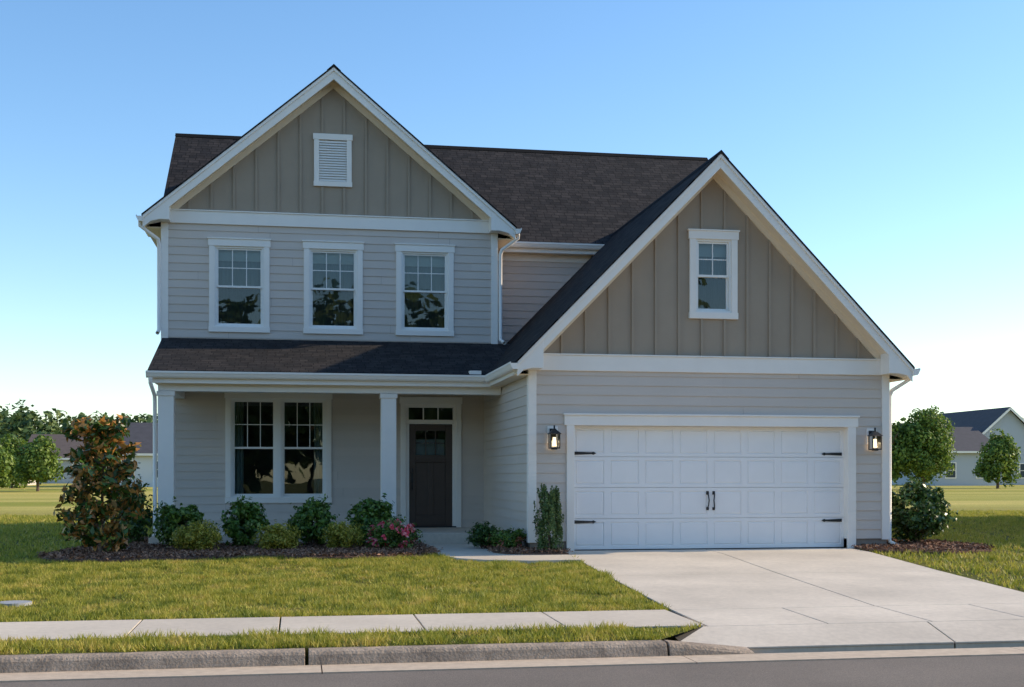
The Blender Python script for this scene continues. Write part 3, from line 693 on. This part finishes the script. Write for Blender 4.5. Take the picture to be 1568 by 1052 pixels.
tree('oak_tree',-17.6,90,3.9,3.8,33);tree('oak_tree',-19.6,86,3.2,3.0,34);tree('oak_tree',-14.6,100,3.2,3.0,37)
tree('oak_tree',-22.5,105,4.0,4.2,38);tree('oak_tree',55.2,112,3.2,3.0,36)
def treeline(name,x0,x1,y,h,seed,step=5,leaf=.9,per=60,ncl=26):
    R=np.random.default_rng(seed);PP=[];OO=[];x=x0;i=0;b=B()
    while x<x1:
        hh=h*R.uniform(.75,1.15);ww=hh*R.uniform(.75,1.05);yy=y+R.uniform(-8,8)
        P,O=crown((x,yy,.6+hh*.5),(ww*.5,ww*.5,hh*.46),ncl,ww*.2,per,seed*100+i);PP.append(P);OO.append(O)
        b.limb((x,yy,-.5),(x,yy,hh*.6),.2,.1,5)
        x+=R.uniform(.5,1.3)*step;i+=1
    o=b.build(name,BARK);leaves('foliage',np.vstack(PP),np.vstack(OO),leaf,.7,L_FAR,o,seed);return o
treeline('distant_trees',-80,-12,225,11.3,41,step=2.6,leaf=1.1,ncl=30)
treeline('distant_trees',-75,-12,205,8,45,step=3,leaf=1.1)
treeline('distant_trees',95,180,235,12.2,42,step=2.8,leaf=1.1)
treeline('distant_trees',-12,95,240,8,44,per=20)
treeline('distant_trees',-70,80,-46,14,43,step=4.5,per=55,leaf=1.1)
# ---------------------------------------------------------------- background houses
RF=mat('neighbour_roof',(.07,.066,.074),.9,var=.15,vscale=2);RFB=mat('neighbour_roof_brown',(.12,.09,.078),.9,var=.15,vscale=2)
def bghouse(name,x0,x1,y0,y1,eave,peak,wall,roof,ridge='x',z0=.3,story=2):
    h=empty(name);W=B();W.box(x0,x1,y0,y1,z0-.5,eave);Rf=B();o=.5;tr=B()
    if ridge=='x':
        yc=(y0+y1)/2
        for ye in(y0-o,y1+o):
            ez=eave-.1;Rf.poly([(x0-o,ye,ez),(x1+o,ye,ez),(x1+o,yc,peak),(x0-o,yc,peak)]);tr.box(x0-o,x1+o,ye-.05,ye+.05,ez-.2,ez-.01)
        for x in(x0,x1):W.poly([(x,y0,eave),(x,y1,eave),(x,yc,peak-.15)])
    else:
        xc=(x0+x1)/2
        for xe in(x0-o,x1+o):
            ez=eave-.1;Rf.poly([(xe,y0-o,ez),(xe,y1+o,ez),(xc,y1+o,peak),(xc,y0-o,peak)])
            tr.prism([(xe,ez-.01),(xc,peak-.01),(xc,peak-.3),(xe,ez-.3)],'y',y0-o,y0-o+.06)
        W.poly([(x0,y0,eave),(x1,y0,eave),(xc,y0,peak-.15)]);W.poly([(x0,y1,eave),(x1,y1,eave),(xc,y1,peak-.15)])
    gl=B();n=max(2,int((x1-x0)/2.6))
    for s in range(story):
        for i in range(n):
            cx=x0+(x1-x0)*(i+.5)/n;zb=z0+.9+s*2.7
            if zb+1.5<eave:
                tr.box(cx-.6,cx+.6,y0-.06,y0+.02,zb-.1,zb+1.5);gl.box(cx-.48,cx+.48,y0-.08,y0,zb,zb+1.4)
                tr.box(cx-.48,cx+.48,y0-.1,y0-.07,zb+.67,zb+.73)
    n=max(2,int((y1-y0)/3))
    for xx,sg in((x0,-1),(x1,1)):
        for s in range(story):
            for i in range(n):
                cy=y0+(y1-y0)*(i+.5)/n;zb=z0+.9+s*2.7
                if zb+1.5<eave:gl.box(xx-.04,xx+.04,cy-.4,cy+.4,zb,zb+1.4)
    W.build('walls',wall,h);Rf.build('roof',roof,h,fixn=False);tr.build('trim',WHITE,h);gl.build('windows',SHADE,h);return h
WL=mat('neighbour_wall_blue',(.42,.45,.49),.7);WB=mat('neighbour_wall_beige',(.58,.52,.45),.7);WW=mat('neighbour_wall_white',(.60,.62,.65),.7)
bghouse('neighbour_house',-15.8,-5,112,122,3.4,6.2,WW,RF)
bghouse('neighbour_house',-35,-25.2,118,128,3.0,5.4,WB,RFB,'y')
bghouse('neighbour_house',-28.5,-21.5,140,150,3.4,6.0,WL,RFB)
bghouse('neighbour_house',69.0,76.4,118,134,5.0,8.5,WL,RF,'y')
bghouse('neighbour_house',61.8,68.4,113,123,3.9,6.4,WL,RF,'x')
bghouse('neighbour_house',82,91,152,162,5.0,8.8,WW,RF,'y')
bghouse('neighbour_house',24.5,35,21,36,6,9.2,WB,RFB,'x',z0=0)
# ---------------------------------------------------------------- camera, sun, sky
cam=bpy.data.cameras.new('camera');co=bpy.data.objects.new('camera',cam);COL.objects.link(co);S.camera=co
co.location=(0,0,1.27);co.rotation_euler=(math.radians(90),0,math.radians(-9.85))
cam.sensor_width=36;cam.lens=43.62;cam.shift_y=.1301;cam.clip_end=9000;cam.clip_start=.1
EL=28;AZ=85
s=Vector((math.cos(math.radians(EL))*math.sin(math.radians(AZ)),math.cos(math.radians(EL))*math.cos(math.radians(AZ)),math.sin(math.radians(EL))))
sl=bpy.data.lights.new('sun','SUN');sl.energy=5;sl.angle=math.radians(.6);sl.color=(1,.83,.60)
so=bpy.data.objects.new('sun',sl);COL.objects.link(so);so.rotation_euler=s.to_track_quat('Z','Y').to_euler();so.location=(30,0,30)
w=bpy.data.worlds.new('World');S.world=w;w.use_nodes=True;nt=w.node_tree
sk=nt.nodes.new('ShaderNodeTexSky');sk.sky_type='NISHITA';sk.sun_disc=False;sk.sun_elevation=math.radians(EL);sk.sun_rotation=math.radians(AZ)
sk.ozone_density=1.8;sk.dust_density=.3
hs=nt.nodes.new('ShaderNodeHueSaturation');hs.inputs['Saturation'].default_value=1.18;hs.inputs['Value'].default_value=1.55
nt.links.new(sk.outputs[0],hs.inputs['Color'])
nt.links.new(hs.outputs[0],nt.nodes['Background'].inputs[0]);nt.nodes['Background'].inputs[1].default_value=.15
S.view_settings.view_transform='Standard';S.view_settings.look='None';S.view_settings.exposure=0;S.view_settings.gamma=1
